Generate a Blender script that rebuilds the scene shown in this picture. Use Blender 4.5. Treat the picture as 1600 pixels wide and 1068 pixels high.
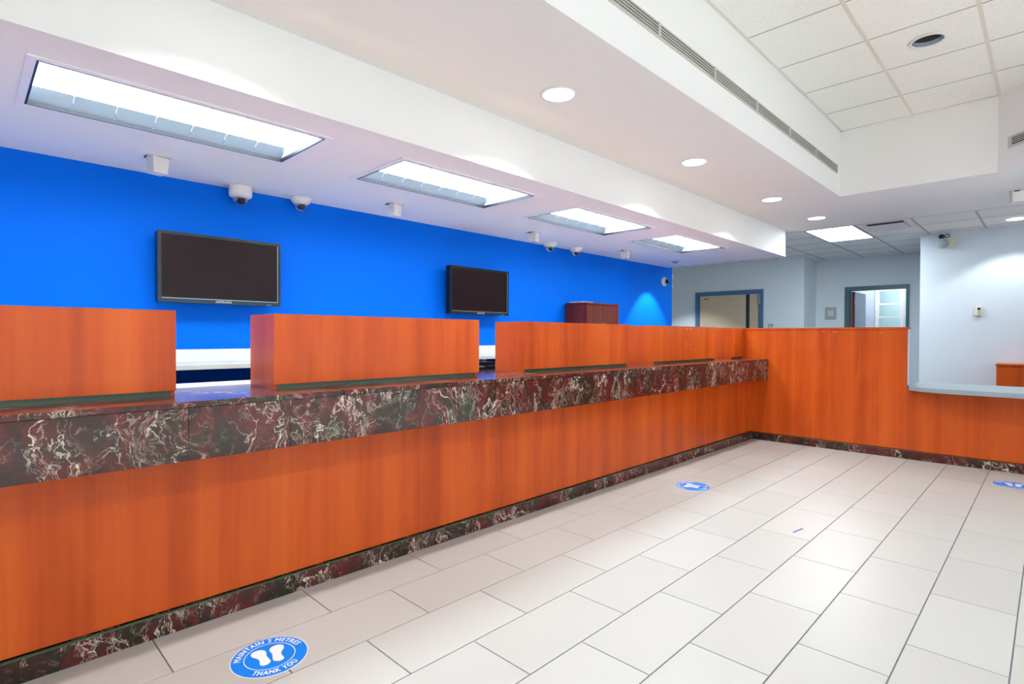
import bpy, bmesh, math, random
from mathutils import Vector, Matrix
random.seed(7)
S = bpy.context.scene
C = S.collection
for o in list(bpy.data.objects):
    bpy.data.objects.remove(o)

# ------------------------------------------------------------------ camera
CAM_H = 1.1886
F_PX = 856.4
yaw, pitch, roll = 0.7793, -0.0109, 0.0035
fw = Vector((math.cos(yaw)*math.cos(pitch), math.sin(yaw)*math.cos(pitch), math.sin(pitch)))
rt0 = Vector((math.sin(yaw), -math.cos(yaw), 0)); up0 = rt0.cross(fw)
rt = math.cos(roll)*rt0 + math.sin(roll)*up0
up = -math.sin(roll)*rt0 + math.cos(roll)*up0
cam = bpy.data.cameras.new('camera'); camo = bpy.data.objects.new('camera', cam); C.objects.link(camo)
M = Matrix((rt, up, -fw)).transposed().to_4x4(); M.translation = (0, 0, CAM_H)
camo.matrix_world = M
cam.sensor_width = 36; cam.lens = F_PX/1600*36; cam.clip_start = 0.05; cam.clip_end = 100
S.camera = camo

# ------------------------------------------------------------------ world, exposure
w = bpy.data.worlds.new('world'); S.world = w; w.use_nodes = True
bg = w.node_tree.nodes['Background']
bg.inputs[0].default_value = (0.74, 0.88, 1.0, 1); bg.inputs[1].default_value = 1.7
vs = S.view_settings
vs.view_transform = 'Standard'; vs.look = 'None'; vs.gamma = 1; vs.use_curve_mapping = False
vs.exposure = 0.62
FLUO, POT_W, TRAY_W = 9.2, 62.0, 45.0       # troffer lens radiance, pot beam watts, tray beam watts
STREET_FILL_W = 600.0                                # watts of the added fill pots, unseen behind the camera

# ------------------------------------------------------------------ node materials
def lin(r, g, b):
    f = lambda c: (c/255/12.92) if c/255 <= 0.04045 else ((c/255+0.055)/1.055)**2.4
    return (f(r), f(g), f(b), 1)
def new_mat(name):
    m = bpy.data.materials.new(name); m.use_nodes = True
    nt = m.node_tree; b = nt.nodes['Principled BSDF']
    return m, nt, b
def nd(nt, typ, **kw):
    n = nt.nodes.new(typ)
    for k, v in kw.items():
        if k.startswith('i_'):
            key = k[2:]; key = int(key) if key.isdigit() else key.replace('_', ' ')
            n.inputs[key].default_value = v
        else: setattr(n, k, v)
    return n
def ramp(nt, src, stops, interp='LINEAR'):
    r = nt.nodes.new('ShaderNodeValToRGB'); r.color_ramp.interpolation = interp
    e = r.color_ramp.elements
    while len(e) < len(stops): e.new(0.5)
    for k, (p_, c_) in enumerate(stops): e[k].position = p_; e[k].color = c_
    nt.links.new(src, r.inputs[0]); return r.outputs[0]
def mix(nt, fac, a, b, mode='MIX'):
    n = nt.nodes.new('ShaderNodeMix'); n.data_type = 'RGBA'; n.blend_type = mode
    for sock, v in ((n.inputs[0], fac), (n.inputs[6], a), (n.inputs[7], b)):
        if isinstance(v, (int, float)): sock.default_value = v
        elif isinstance(v, tuple): sock.default_value = v
        else: nt.links.new(v, sock)
    return n.outputs[2]
def pos(nt, scale=(1, 1, 1), obj_rand=0.0):
    g = nd(nt, 'ShaderNodeNewGeometry'); mp = nd(nt, 'ShaderNodeMapping'); mp.inputs['Scale'].default_value = scale
    src = g.outputs['Position']
    if obj_rand:
        oi = nd(nt, 'ShaderNodeObjectInfo'); mu = nd(nt, 'ShaderNodeMath', operation='MULTIPLY'); mu.inputs[1].default_value = obj_rand
        nt.links.new(oi.outputs['Random'], mu.inputs[0])
        ad = nd(nt, 'ShaderNodeVectorMath', operation='ADD'); nt.links.new(src, ad.inputs[0]); nt.links.new(mu.outputs[0], ad.inputs[1]); src = ad.outputs[0]
    nt.links.new(src, mp.inputs[0]); return mp.outputs[0]
def noise(nt, vec, scale, detail=2, rough=0.5, dist=0.0):
    n = nd(nt, 'ShaderNodeTexNoise'); n.inputs['Scale'].default_value = scale; n.inputs['Detail'].default_value = detail
    n.inputs['Roughness'].default_value = rough; n.inputs['Distortion'].default_value = dist
    nt.links.new(vec, n.inputs['Vector']); return n.outputs[0]
def math_(nt, op, a, b=None, clamp=False):
    n = nd(nt, 'ShaderNodeMath', operation=op); n.use_clamp = clamp
    for i, v in enumerate((a, b)):
        if v is None: continue
        if isinstance(v, (int, float)): n.inputs[i].default_value = v
        else: nt.links.new(v, n.inputs[i])
    return n.outputs[0]
def bump(nt, b, h, strength, dist=0.002):
    n = nd(nt, 'ShaderNodeBump'); n.inputs['Strength'].default_value = strength; n.inputs['Distance'].default_value = dist
    nt.links.new(h, n.inputs['Height']); nt.links.new(n.outputs[0], b.inputs['Normal'])

def paint(name, col, rough=0.6, var=0.03, bumps=0.05, spec=0.4):
    m, nt, b = new_mat(name)
    v = noise(nt, pos(nt), 0.5, 0)
    c1 = tuple(c*(1-var) for c in col[:3])+(1,); c2 = tuple(min(1, c*(1+var)) for c in col[:3])+(1,)
    nt.links.new(ramp(nt, v, [(0.3, c1), (0.7, c2)]), b.inputs['Base Color'])
    b.inputs['Roughness'].default_value = rough; b.inputs['Specular IOR Level'].default_value = spec
    if bumps: bump(nt, b, noise(nt, pos(nt), 220, 2), bumps, 0.001)
    return m
def plain(name, col, rough=0.5, metal=0.0, spec=0.5):
    m, nt, b = new_mat(name)
    v = noise(nt, pos(nt), 0.7, 0)
    c1 = tuple(c*0.98 for c in col[:3])+(1,)
    nt.links.new(ramp(nt, v, [(0.35, c1), (0.65, col)]), b.inputs['Base Color'])
    b.inputs['Roughness'].default_value = rough; b.inputs['Metallic'].default_value = metal; b.inputs['Specular IOR Level'].default_value = spec
    return m
def emit(name, col, st):
    m, nt, b = new_mat(name)
    b.inputs['Base Color'].default_value = (.8, .8, .8, 1); b.inputs['Emission Color'].default_value = col; b.inputs['Emission Strength'].default_value = st
    return m
def wood(name, dark, midc, light, rough=0.32):
    m, nt, b = new_mat(name)
    band = noise(nt, pos(nt, (5.5, 5.5, 0.06), 0), 1.0, 3, 0.6)
    grain = noise(nt, pos(nt, (70, 70, 1.6)), 1.0, 4, 0.6, 0.4)
    fig = noise(nt, pos(nt, (6, 6, 1.3)), 1.0, 3, 0.55, 1.2)
    s = math_(nt, 'ADD', math_(nt, 'MULTIPLY', band, 0.62), math_(nt, 'ADD', math_(nt, 'MULTIPLY', grain, 0.16), math_(nt, 'MULTIPLY', fig, 0.22)))
    nt.links.new(ramp(nt, s, [(0.33, dark), (0.5, midc), (0.66, light)]), b.inputs['Base Color'])
    b.inputs['Roughness'].default_value = rough; b.inputs['Specular IOR Level'].default_value = 0.3
    bump(nt, b, grain, 0.05, 0.001)
    return m
def marble(name):
    m, nt, b = new_mat(name)
    P0 = pos(nt, (1, 1, 1), 37.0)
    wv = nd(nt, 'ShaderNodeTexNoise'); wv.inputs['Scale'].default_value = 5; wv.inputs['Detail'].default_value = 4; nt.links.new(P0, wv.inputs['Vector'])
    sc = nd(nt, 'ShaderNodeVectorMath', operation='SCALE'); sc.inputs['Scale'].default_value = 0.22; nt.links.new(wv.outputs['Color'], sc.inputs[0])
    ad = nd(nt, 'ShaderNodeVectorMath', operation='ADD'); nt.links.new(P0, ad.inputs[0]); nt.links.new(sc.outputs[0], ad.inputs[1]); P = ad.outputs[0]
    mp = nd(nt, 'ShaderNodeMapping'); mp.inputs['Rotation'].default_value = (0.3, 0.75, 0.2); mp.inputs['Scale'].default_value = (1.0, 1.0, 0.42)
    nt.links.new(P, mp.inputs[0]); Q = mp.outputs[0]
    base = ramp(nt, noise(nt, Q, 5.0, 6, 0.62, 0.5), [(0.26, lin(44, 54, 34)), (0.37, lin(46, 36, 28)), (0.46, lin(62, 36, 31)), (0.54, lin(96, 36, 34)), (0.62, lin(58, 36, 30)), (0.72, lin(50, 66, 42))])
    mott = noise(nt, P, 30, 5, 0.75)
    base = mix(nt, 0.8, base, ramp(nt, mott, [(0.3, (.5, .5, .5, 1)), (0.7, (1.4, 1.35, 1.3, 1))]), 'MULTIPLY')
    def vein(vec, scale, width, mask_scale, lo, hi, det=5, dist=0.8):
        n = noise(nt, vec, scale, det, 0.6, dist)
        d = math_(nt, 'ABSOLUTE', math_(nt, 'SUBTRACT', n, 0.5))
        v = math_(nt, 'SUBTRACT', 1.0, math_(nt, 'DIVIDE', d, width), True)
        k = ramp(nt, noise(nt, P, mask_scale, 3), [(lo, (0, 0, 0, 1)), (hi, (1, 1, 1, 1))])
        return math_(nt, 'MULTIPLY', v, k)
    v = math_(nt, 'MAXIMUM', vein(Q, 4.5, 0.009, 3.5, 0.46, 0.58), math_(nt, 'MULTIPLY', vein(Q, 9.0, 0.014, 5, 0.50, 0.62, 6, 1.6), 0.8))
    v = math_(nt, 'MAXIMUM', v, math_(nt, 'MULTIPLY', vein(P, 19.0, 0.024, 6, 0.50, 0.64, 6, 0.5), 0.4))
    v = math_(nt, 'MAXIMUM', v, math_(nt, 'MULTIPLY', vein(Q, 6.5, 0.020, 2.6, 0.58, 0.68, 8, 2.5), 1.0))
    col = mix(nt, v, base, lin(226, 208, 188))
    nt.links.new(col, b.inputs['Base Color'])
    b.inputs['Roughness'].default_value = 0.13; b.inputs['Specular IOR Level'].default_value = 0.38
    return m
def tile_mat(name):
    m, nt, b = new_mat(name)
    oi = nd(nt, 'ShaderNodeObjectInfo')
    cl = noise(nt, pos(nt, (1, 1, 1), 9.0), 0.5, 0, 0.5, 0.0)
    c = ramp(nt, cl, [(0.2, lin(186, 182, 175)), (0.8, lin(192, 189, 183))])
    c = mix(nt, 1.0, c, ramp(nt, oi.outputs['Random'], [(0, (.955, .955, .955, 1)), (1, (1, 1, 1, 1))]), 'MULTIPLY')
    nt.links.new(c, b.inputs['Base Color'])
    r = ramp(nt, noise(nt, pos(nt), 0.6, 0), [(0.2, (.36, .36, .36, 1)), (0.8, (.40, .40, .40, 1))])
    nt.links.new(r, b.inputs['Roughness']); b.inputs['Specular IOR Level'].default_value = 0.4
    return m
def acoustic(name, col):
    m, nt, b = new_mat(name)
    n = noise(nt, pos(nt), 90, 3, 0.7)
    nt.links.new(ramp(nt, n, [(0.32, tuple(c*0.82 for c in col[:3])+(1,)), (0.44, col)]), b.inputs['Base Color'])
    b.inputs['Roughness'].default_value = 0.9; b.inputs['Specular IOR Level'].default_value = 0.1
    bump(nt, b, n, 0.25, 0.002)
    return m
def brushed(name, col, rough=0.35):
    m, nt, b = new_mat(name)
    n = noise(nt, pos(nt, (2, 2, 160)), 1.0, 3)
    nt.links.new(ramp(nt, n, [(0.3, tuple(c*0.85 for c in col[:3])+(1,)), (0.7, col)]), b.inputs['Base Color'])
    b.inputs['Metallic'].default_value = 0.25; b.inputs['Roughness'].default_value = rough
    return m
def glass(name, col, rough=0.02, ior=1.05):
    m, nt, b = new_mat(name)
    v = noise(nt, pos(nt), 3, 2)
    nt.links.new(ramp(nt, v, [(0, tuple(c*.98 for c in col[:3])+(1,)), (1, col)]), b.inputs['Base Color'])
    b.inputs['Transmission Weight'].default_value = 1.0; b.inputs['Roughness'].default_value = rough; b.inputs['IOR'].default_value = ior
    return m

M_ = dict(
    drywall=paint('drywall white', lin(245, 244, 241), 0.65, 0.01),
    wallgrey=paint('wall pale grey', lin(214, 226, 232), 0.6),
    wallright=paint('wall pale blue white', lin(202, 214, 222), 0.6),
    blue=paint('blue wall paint', (0.0, 0.168, 0.84, 1), 0.55, 0.02, 0.05, 0.08),
    wood=wood('cherry veneer', lin(164, 60, 14), lin(200, 82, 22), lin(214, 98, 32)),
    darkwood=wood('dark cherry', lin(86, 28, 20), lin(106, 40, 28), lin(124, 54, 36)),
    marble=marble('rosso levanto marble'),
    green=paint('green marble edge', lin(74, 96, 72), 0.25, 0.25, 0),
    tile=tile_mat('porcelain tile'),
    grout=paint('grout', lin(120, 124, 134), 0.9),
    acou=acoustic('acoustic tile', lin(246, 245, 240)),
    grid=plain('grid runner', lin(226, 222, 210), 0.5),
    grid2=plain('grid runner grey', lin(170, 178, 180), 0.5),
    white=plain('white plastic', lin(232, 230, 226), 0.4),
    whitemetal=plain('white enamel', lin(236, 236, 238), 0.3),
    flange=plain('bright white flange', lin(252, 252, 252), 0.35),
    darkline=plain('dark gasket', lin(38, 44, 54), 0.5),
    black=plain('black plastic', lin(16, 17, 20), 0.3),
    bezel=plain('dark glossy bezel', lin(24, 36, 46), 0.18),
    screen=plain('dark screen', lin(34, 18, 19), 0.25, 0.0, 0.2),  # red reflection of the cherry boxes put into the base colour
    silver=plain('silver trim', lin(150, 175, 190), 0.3, 0.6),
    reflector=plain('aluminium reflector', lin(196, 214, 226), 0.25, 0.55),
    lens=emit('troffer lens', (0.80, 0.915, 1.0, 1), FLUO),
    panel=emit('panel lens', (0.88, 0.97, 1.0, 1), 22.0),
    officelens=emit('office panel lens', (0.92, 0.98, 1.0, 1), 7.0),
    potlens=emit('pot lens', (1.0, 0.95, 0.88, 1), 6.0),
    steel=brushed('brushed steel', lin(214, 196, 166)),
    chrome=plain('chrome', lin(210, 208, 200), 0.15, 1.0),
    frameblue=plain('blue grey frame', lin(70, 112, 150), 0.4),
    frameteal=plain('teal grey frame', lin(66, 98, 104), 0.4),
    greydesk=plain('grey laminate', lin(150, 164, 170), 0.35),
    worktop=plain('white laminate', lin(226, 226, 226), 0.4),
    slat=plain('slot grey', lin(206, 204, 196), 0.5),
    dark=plain('dark slot', lin(40, 36, 30), 0.8),
    slotdark=plain('shaded slot', lin(96, 88, 76), 0.8),
    dome=glass('smoked dome', (0.8, 0.84, 0.88, 1), 0.02, 1.25),
    winglass=glass('window glass', (0.97, 0.99, 1.0, 1)),
    mint=glass('mint glass', (0.80, 0.97, 0.95, 1), 0.35),
    decal=plain('blue vinyl', (0.0, 0.22, 0.78, 1), 0.4, 0.0, 0.15),
    decalw=plain('white vinyl', lin(240, 240, 240), 0.35),
    camgrey=plain('dark grey camera block', lin(74, 66, 66), 0.3),
    cream=plain('cream plastic', lin(222, 218, 196), 0.45),
    carpet=paint('grey carpet', lin(96, 100, 108), 0.95, 0.1, 0.3),
    lilac=plain('pale lilac door paint', lin(196, 206, 228), 0.5),
    scuff=plain('pale scuff', lin(214, 130, 84), 0.6),
    tape=plain('blue tape', lin(20, 90, 160), 0.4),
    plate=plain('grey plaque', lin(160, 172, 176), 0.35),
)

# ------------------------------------------------------------------ builders
WL = {}
def wl(o): return WL.get(o.name, Vector((0, 0, 0))) if o else Vector((0, 0, 0))
def link(name, mesh, loc, mat, parent=None, rot=None):
    o = bpy.data.objects.new(name, mesh); C.objects.link(o)
    loc = Vector(loc); WL[o.name] = loc
    if parent: o.parent = parent; o.location = loc - wl(parent)
    else: o.location = loc
    if rot: o.rotation_euler = rot
    if mat and not mesh.materials: mesh.materials.append(mat)
    return o
def tag(o, label=None, cat=None, group=None, kind=None):
    for k, v in (('label', label), ('category', cat), ('group', group), ('kind', kind)):
        if v: o[k] = v
    return o
def thing(name, label, cat, loc, group=None):
    o = bpy.data.objects.new(name, None); C.objects.link(o); o.location = loc; o.empty_display_size = 0.05
    WL[o.name] = Vector(loc); return tag(o, label, cat, group)
def struct(o): o['kind'] = 'structure'; return o
def bm_box(bm, x0, x1, y0, y1, z0, z1):
    vs_ = [bm.verts.new((x, y, z)) for z in (z0, z1) for y in (y0, y1) for x in (x0, x1)]
    for f in ((0, 2, 3, 1), (4, 5, 7, 6), (0, 1, 5, 4), (2, 6, 7, 3), (0, 4, 6, 2), (1, 3, 7, 5)): bm.faces.new([vs_[i] for i in f])
def finish(bm, name, bevel=0, smooth=False):
    bmesh.ops.recalc_face_normals(bm, faces=bm.faces)
    if bevel: bmesh.ops.bevel(bm, geom=list(bm.edges), offset=bevel, segments=2, affect='EDGES', clamp_overlap=True)
    me = bpy.data.meshes.new(name); bm.to_mesh(me); bm.free()
    if smooth:
        for f in me.polygons: f.use_smooth = True
    return me
def box(name, x0, x1, y0, y1, z0, z1, mat, parent=None, bevel=0.0, rot=None):
    x0, x1 = sorted((x0, x1)); y0, y1 = sorted((y0, y1)); z0, z1 = sorted((z0, z1))
    c = Vector(((x0+x1)/2, (y0+y1)/2, (z0+z1)/2)); d = (Vector((x1, y1, z1))-Vector((x0, y0, z0)))/2
    bm = bmesh.new(); bm_box(bm, -d.x, d.x, -d.y, d.y, -d.z, d.z)
    return link(name, finish(bm, name, bevel), c, M_[mat], parent, rot)
def boxes(name, lst, mat, parent=None):
    lo = Vector((min(b[0] for b in lst), min(b[2] for b in lst), min(b[4] for b in lst)))
    bm = bmesh.new()
    for b in lst: bm_box(bm, b[0]-lo.x, b[1]-lo.x, b[2]-lo.y, b[3]-lo.y, b[4]-lo.z, b[5]-lo.z)
    return link(name, finish(bm, name), lo, M_[mat], parent)
def lathe(name, prof, loc, mat, parent=None, segs=32, rot=None, sharp=False):
    bm = bmesh.new(); rings = []
    for r, z in prof:
        if r < 1e-6: rings.append([bm.verts.new((0, 0, z))])
        else: rings.append([bm.verts.new((r*math.cos(2*math.pi*k/segs), r*math.sin(2*math.pi*k/segs), z)) for k in range(segs)])
    for a, b in zip(rings, rings[1:]):
        for k in range(segs):
            k2 = (k+1) % segs
            if len(a) == 1 and len(b) == 1: continue
            if len(a) == 1: bm.faces.new((a[0], b[k], b[k2]))
            elif len(b) == 1: bm.faces.new((a[k], a[k2], b[0]))
            else: bm.faces.new((a[k], a[k2], b[k2], b[k]))
    me = finish(bm, name, 0, not sharp)
    return link(name, me, loc, M_[mat], parent, rot)
def prism(name, pts, z0, z1, mat, parent=None, bevel=0):
    cx = sum(p[0] for p in pts)/len(pts); cy = sum(p[1] for p in pts)/len(pts); cz = (z0+z1)/2
    bm = bmesh.new()
    a = [bm.verts.new((x-cx, y-cy, z0-cz)) for x, y in pts]; b = [bm.verts.new((x-cx, y-cy, z1-cz)) for x, y in pts]
    bm.faces.new(a[::-1]); bm.faces.new(b); n = len(pts)
    for k in range(n): bm.faces.new((a[k], a[(k+1) % n], b[(k+1) % n], b[k]))
    return link(name, finish(bm, name, bevel), (cx, cy, cz), M_[mat], parent)
def mesh_poly(name, verts, faces, loc, mat, parent=None, rot=None):
    me = bpy.data.meshes.new(name); me.from_pydata(verts, [], faces); me.update()
    return link(name, me, loc, M_[mat], parent, rot)
def text_mesh(txt, size, bold=0.0, shear=0.0):
    cu = bpy.data.curves.new('t', 'FONT'); cu.body = txt; cu.size = size; cu.align_x = 'CENTER'; cu.align_y = 'CENTER'; cu.offset = bold; cu.shear = shear; cu.resolution_u = 3; cu.space_character = 1.14
    o = bpy.data.objects.new('t', cu); C.objects.link(o)
    dg = bpy.context.evaluated_depsgraph_get()
    me = bpy.data.meshes.new_from_object(o.evaluated_get(dg)); bpy.data.objects.remove(o); return me
def spot(name, loc, watts, deg, blend, col, parent, radius=0.05):
    l = bpy.data.lights.new(name, 'SPOT'); l.energy = watts; l.spot_size = math.radians(deg); l.spot_blend = blend; l.color = col; l.shadow_soft_size = radius
    o = bpy.data.objects.new(name, l); C.objects.link(o); o.location = Vector(loc)-wl(parent); o.parent = parent
    return o

# ================================================================== THE SETTING
ZC, ZU, ZT = 2.28, 2.63, 3.29            # low soffit, lobby ceiling, tray ceiling
YB, YW = 2.605, 4.37                      # bulkhead face, blue wall
XE = 7.94                                 # end of the low soffit
XT = 8.11                                 # drywall ceiling ends, panel ceiling begins
XR = 6.53                                 # partition face

# floor: slab with grout, then porcelain tiles one by one
fl = struct(box('floor', -4.0, 15.6, -4.6, 6.6, -0.12, -0.004, 'grout'))
L_, W_, X0, Y0, SG = 0.5958, 0.2999, 0.5293, 2.1963, 0.2935
rowsT = []
for r in range(0, 23):
    y1 = Y0+W_-r*W_; y0_ = y1-W_
    for i in range(-12, 14):
        xa = X0+(i-1)*L_+r*SG-(L_*int(r*SG/L_)); xb = xa+L_
        xa2, xb2 = max(xa, -4.0), min(xb, XR)
        if xb2-xa2 < 0.02: continue
        rowsT.append((xa2, xb2, y0_, y1))
def tile_rank(t):
    cx, cy = (t[0]+t[1])/2, (t[2]+t[3])/2
    d = Vector((cx, cy, -CAM_H)); dep = d.dot(fw)
    if dep < 0.3: return 50+d.length
    u_ = abs(d.dot(rt)/dep)*F_PX/800; v_ = -d.dot(up)/dep*F_PX/534
    return d.length + (0 if (u_ < 1.15 and v_ < 1.3) else 20)
rowsT.sort(key=tile_rank)
tcache = {}
def tile_mesh(dx, dy):
    k = (round(dx, 4), round(dy, 4))
    if k not in tcache:
        bm = bmesh.new(); g = 0.0024; h = 0.004
        a = [(-dx/2+g, -dy/2+g), (dx/2-g, -dy/2+g), (dx/2-g, dy/2-g), (-dx/2+g, dy/2-g)]
        lo = [bm.verts.new((x, y, -h)) for x, y in a]; mi = [bm.verts.new((x, y, -0.0008)) for x, y in a]
        hi = [bm.verts.new((x*(1-0.003/dx), y*(1-0.003/dy), 0)) for x, y in a]
        for p_, q_ in ((lo, mi), (mi, hi)):
            for n in range(4): bm.faces.new((p_[n], p_[(n+1) % 4], q_[(n+1) % 4], q_[n]))
        bm.faces.new(hi); tcache[k] = finish(bm, 'tile')
    return tcache[k]
rest = bmesh.new()
for n, (xa, xb, ya, yb) in enumerate(rowsT):
    if n < 290: link('tile', tile_mesh(xb-xa, yb-ya), ((xa+xb)/2, (ya+yb)/2, 0), M_['tile'], fl)
    else: bm_box(rest, xa+.0018, xb-.0018, ya+.0018, yb-.0018, -0.004, 0)
tag(link('tile_field', finish(rest, 'tile_field'), (0, 0, 0), M_['tile'], fl), kind='stuff')
struct(boxes('floor_staff', [(-4.0, XR+.1, 2.52, YW, -0.004, 0.0), (XR, 15.6, -4.6, 6.5, -0.004, 0.0)], 'carpet'))

# walls
struct(box('wall_back', -4.0, 8.08, YW, YW+0.12, 0, ZU, 'blue'))
struct(box('wall_left', -4.12, -4.0, -4.6, 4.5, 0, 3.4, 'drywall'))
struct(box('wall_vault', 10.7, 10.82, 3.2, 6.6, 0, ZU+.06, 'wallgrey'))
struct(box('wall_alcove', 7.9, 10.9, 6.5, 6.62, 0, ZU+.06, 'wallgrey'))
struct(box('wall_alcove_side', 7.96, 8.08, YW+0.12, 6.6, 0, ZU, 'wallgrey'))
struct(box('wall_corridor', 10.82, 11.42, 3.2, 3.32, 0, ZU+.06, 'wallgrey'))
struct(boxes('wall_far', [(11.42, 11.54, 2.70, 3.32, 0, ZU+.06), (11.42, 11.54, 1.2, 1.78, 0, ZU+.06), (11.42, 11.54, 1.78, 2.70, 2.06, ZU+.06)], 'wallgrey'))
struct(boxes('wall_right', [(9.53, 9.65, -4.6, 1.345, 0, ZU+.06), (9.65, 11.54, 1.225, 1.345, 0, ZU+.06)], 'wallright'))
# street front with shop windows behind the camera
wf = struct(boxes('wall_front', [(-4.0, 9.65, -4.72, -4.6, 0, 0.5), (-4.0, 9.65, -4.72, -4.6, 2.35, 3.4)] +
    [(x, x+0.35, -4.72, -4.6, 0.5, 2.35) for x in (-4.0, -0.9, 2.2, 5.3, 8.4)] + [(8.75, 9.65, -4.72, -4.6, .5, 2.35)], 'drywall'))
for n, x in enumerate((-3.65, -0.55, 2.55, 5.65)):
    wn = struct(boxes('window_%d' % (n+1), [(x, x+2.75, -4.70, -4.62, .5, .55), (x, x+2.75, -4.70, -4.62, 2.30, 2.35), (x, x+.05, -4.70, -4.62, .55, 2.3), (x+2.70, x+2.75, -4.70, -4.62, .55, 2.3), (x+1.35, x+1.40, -4.70, -4.62, .55, 2.3)], 'frameteal'))
    box('pane', x+.05, x+1.35, -4.665, -4.655, .55, 2.30, 'winglass', wn); box('pane', x+1.40, x+2.70, -4.665, -4.655, .55, 2.30, 'winglass', wn)

# low soffit over the tellers, with openings for the troffers
FX = [(-1.50, -0.29), (0.225, 1.44), (1.95, 3.155), (3.685, 4.90), (5.425, 6.63)]
FY0, FY1 = 2.875, 3.46
seg = [(-4.0, XE, YB, FY0, ZC, ZC+.02), (-4.0, XE, FY1, YW, ZC, ZC+.02)]
edges = [-4.0]+[v for f in FX for v in f]+[XE]
for k in range(0, len(edges), 2): seg.append((edges[k], edges[k+1], FY0, FY1, ZC, ZC+.02))
seg += [(-4.0, XE, YB, YB+.02, ZC+.02, ZU), (XE-.02, XE, YB, YW, ZC+.02, ZU)]
struct(boxes('ceiling_soffit', seg, 'drywall'))

# lobby ceiling with the tray opening (chamfered corner)
TX1, TY1, TYc, TY0, TXc, TX0 = 6.37, 1.572, 0.36, -0.868, 5.142, -2.31
bm = bmesh.new()
def cpoly(pts):
    lo = [bm.verts.new((x, y, ZU)) for x, y in pts]; hi = [bm.verts.new((x, y, ZU+.02)) for x, y in pts]
    bm.faces.new(lo[::-1]); bm.faces.new(hi)
    for k in range(len(pts)): bm.faces.new((lo[k], lo[(k+1) % len(pts)], hi[(k+1) % len(pts)], hi[k]))
R4 = lambda a, b, c, d: cpoly([(a, c), (b, c), (b, d), (a, d)])
R4(-4.0, XT, TY1, YB+.02); R4(TX1, XT, -4.6, TY1); R4(-4.0, TX1, -4.6, TY0); R4(-4.0, TX0, TY0, TY1)
cpoly([(TX1, TYc), (TX1, TY0), (TXc, TY0)][::-1]); R4(XE-.02, XT, YB+.02, 6.5)
struct(link('ceiling', finish(bm, 'ceiling'), (0, 0, 0), M_['drywall']))
# tray walls
outline = [(TX0, TY1), (TX1, TY1), (TX1, TYc), (TXc, TY0), (TX0, TY0)]
bm = bmesh.new()
off = [(TX0-.03, TY1+.03), (TX1+.03, TY1+.03), (TX1+.03, TYc-.012), (TXc+.012, TY0-.03), (TX0-.03, TY0-.03)]
for k in range(5):
    a, b, c, d = outline[k], outline[(k+1) % 5], off[(k+1) % 5], off[k]
    lo = [bm.verts.new((x, y, ZU+.02)) for x, y in (a, b, c, d)]; hi = [bm.verts.new((x, y, ZT+.03)) for x, y in (a, b, c, d)]
    bm.faces.new(lo); bm.faces.new(hi)
    for q in range(4): bm.faces.new((lo[q], lo[(q+1) % 4], hi[(q+1) % 4], hi[q]))
tray = struct(link('ceiling_tray', finish(bm, 'ceiling_tray'), (0, 0, 0), M_['drywall']))
# tray lay-in ceiling: runners + tiles
MX, MY = 0.6166, 0.61
xs = [TX1-0.59-k*MX for k in range(14)]
ys = [TY1-.607-k*MY for k in range(3)]
def clip_tray(pts):
    # clip polygon by the chamfer line x - y <= TX1-TYc
    lim = TX1-TYc; out = []
    for k in range(len(pts)):
        p_, q_ = pts[k], pts[(k+1) % len(pts)]
        fp, fq = p_[0]-p_[1]-lim, q_[0]-q_[1]-lim
        if fp <= 0: out.append(p_)
        if fp*fq < 0:
            t = fp/(fp-fq); out.append((p_[0]+t*(q_[0]-p_[0]), p_[1]+t*(q_[1]-p_[1])))
    return out
struct(box('ceiling_deck', TX0, TX1, TY0, TY1, ZT+.03, ZT+.06, 'dark'))
DL = [(4.842, .655, False), (3.61, -.55, True), (1.76, -.55, True), (-.09, -.55, True)]
ex = [TX1]+xs+[TX0]; ey = [TY1]+ys+[TY0]
for a in range(len(ex)-1):
    for b in range(len(ey)-1):
        x0, x1, y0, y1 = ex[a+1], ex[a], ey[b+1], ey[b]
        if x1-x0 < .03: continue
        pts = clip_tray([(x0+.004, y0+.010), (x1-.004, y0+.010), (x1-.004, y1-.010), (x0+.004, y1-.010)])
        if len(pts) < 3: continue
        hole = [d for d in DL if x0 < d[0] < x1 and y0 < d[1] < y1]
        if hole:
            cx, cy = hole[0][:2]; n = 32; R_ = .098; v = []; f = []
            for k in range(n):
                t = 2*math.pi*k/n; c_, s_ = math.cos(t), math.sin(t)
                m_ = min((x1-.004-cx)/c_ if c_ > 1e-6 else ((x0+.004-cx)/c_ if c_ < -1e-6 else 9), (y1-.01-cy)/s_ if s_ > 1e-6 else ((y0+.01-cy)/s_ if s_ < -1e-6 else 9))
                ox, oy = c_*m_, s_*m_
                if k % 8 == 4: ox = (x1-.004-cx) if c_ > 0 else (x0+.004-cx); oy = (y1-.01-cy) if s_ > 0 else (y0+.01-cy)
                v += [(R_*c_, R_*s_, 0), (ox, oy, 0)]
            for k in range(n): q_ = (k+1) % n; f.append((2*k, 2*k+1, 2*q_+1, 2*q_))
            mesh_poly('ceiling_tile', v, f, (cx, cy, ZT+.002), 'acou', tray)
        else: prism('ceiling_tile', pts, ZT+.002, ZT+.02, 'acou', tray)
for y in ys:
    xe = min(TX1, y+TX1-TYc)
    box('main_runner', TX0, xe, y-.012, y+.012, ZT, ZT+.012, 'grid', tray)
for x in xs:
    yb = max(TY0, x-(TX1-TYc)); box('cross_tee', x-.006, x+.006, yb, TY1, ZT+.001, ZT+.012, 'grid2', tray)
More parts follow.
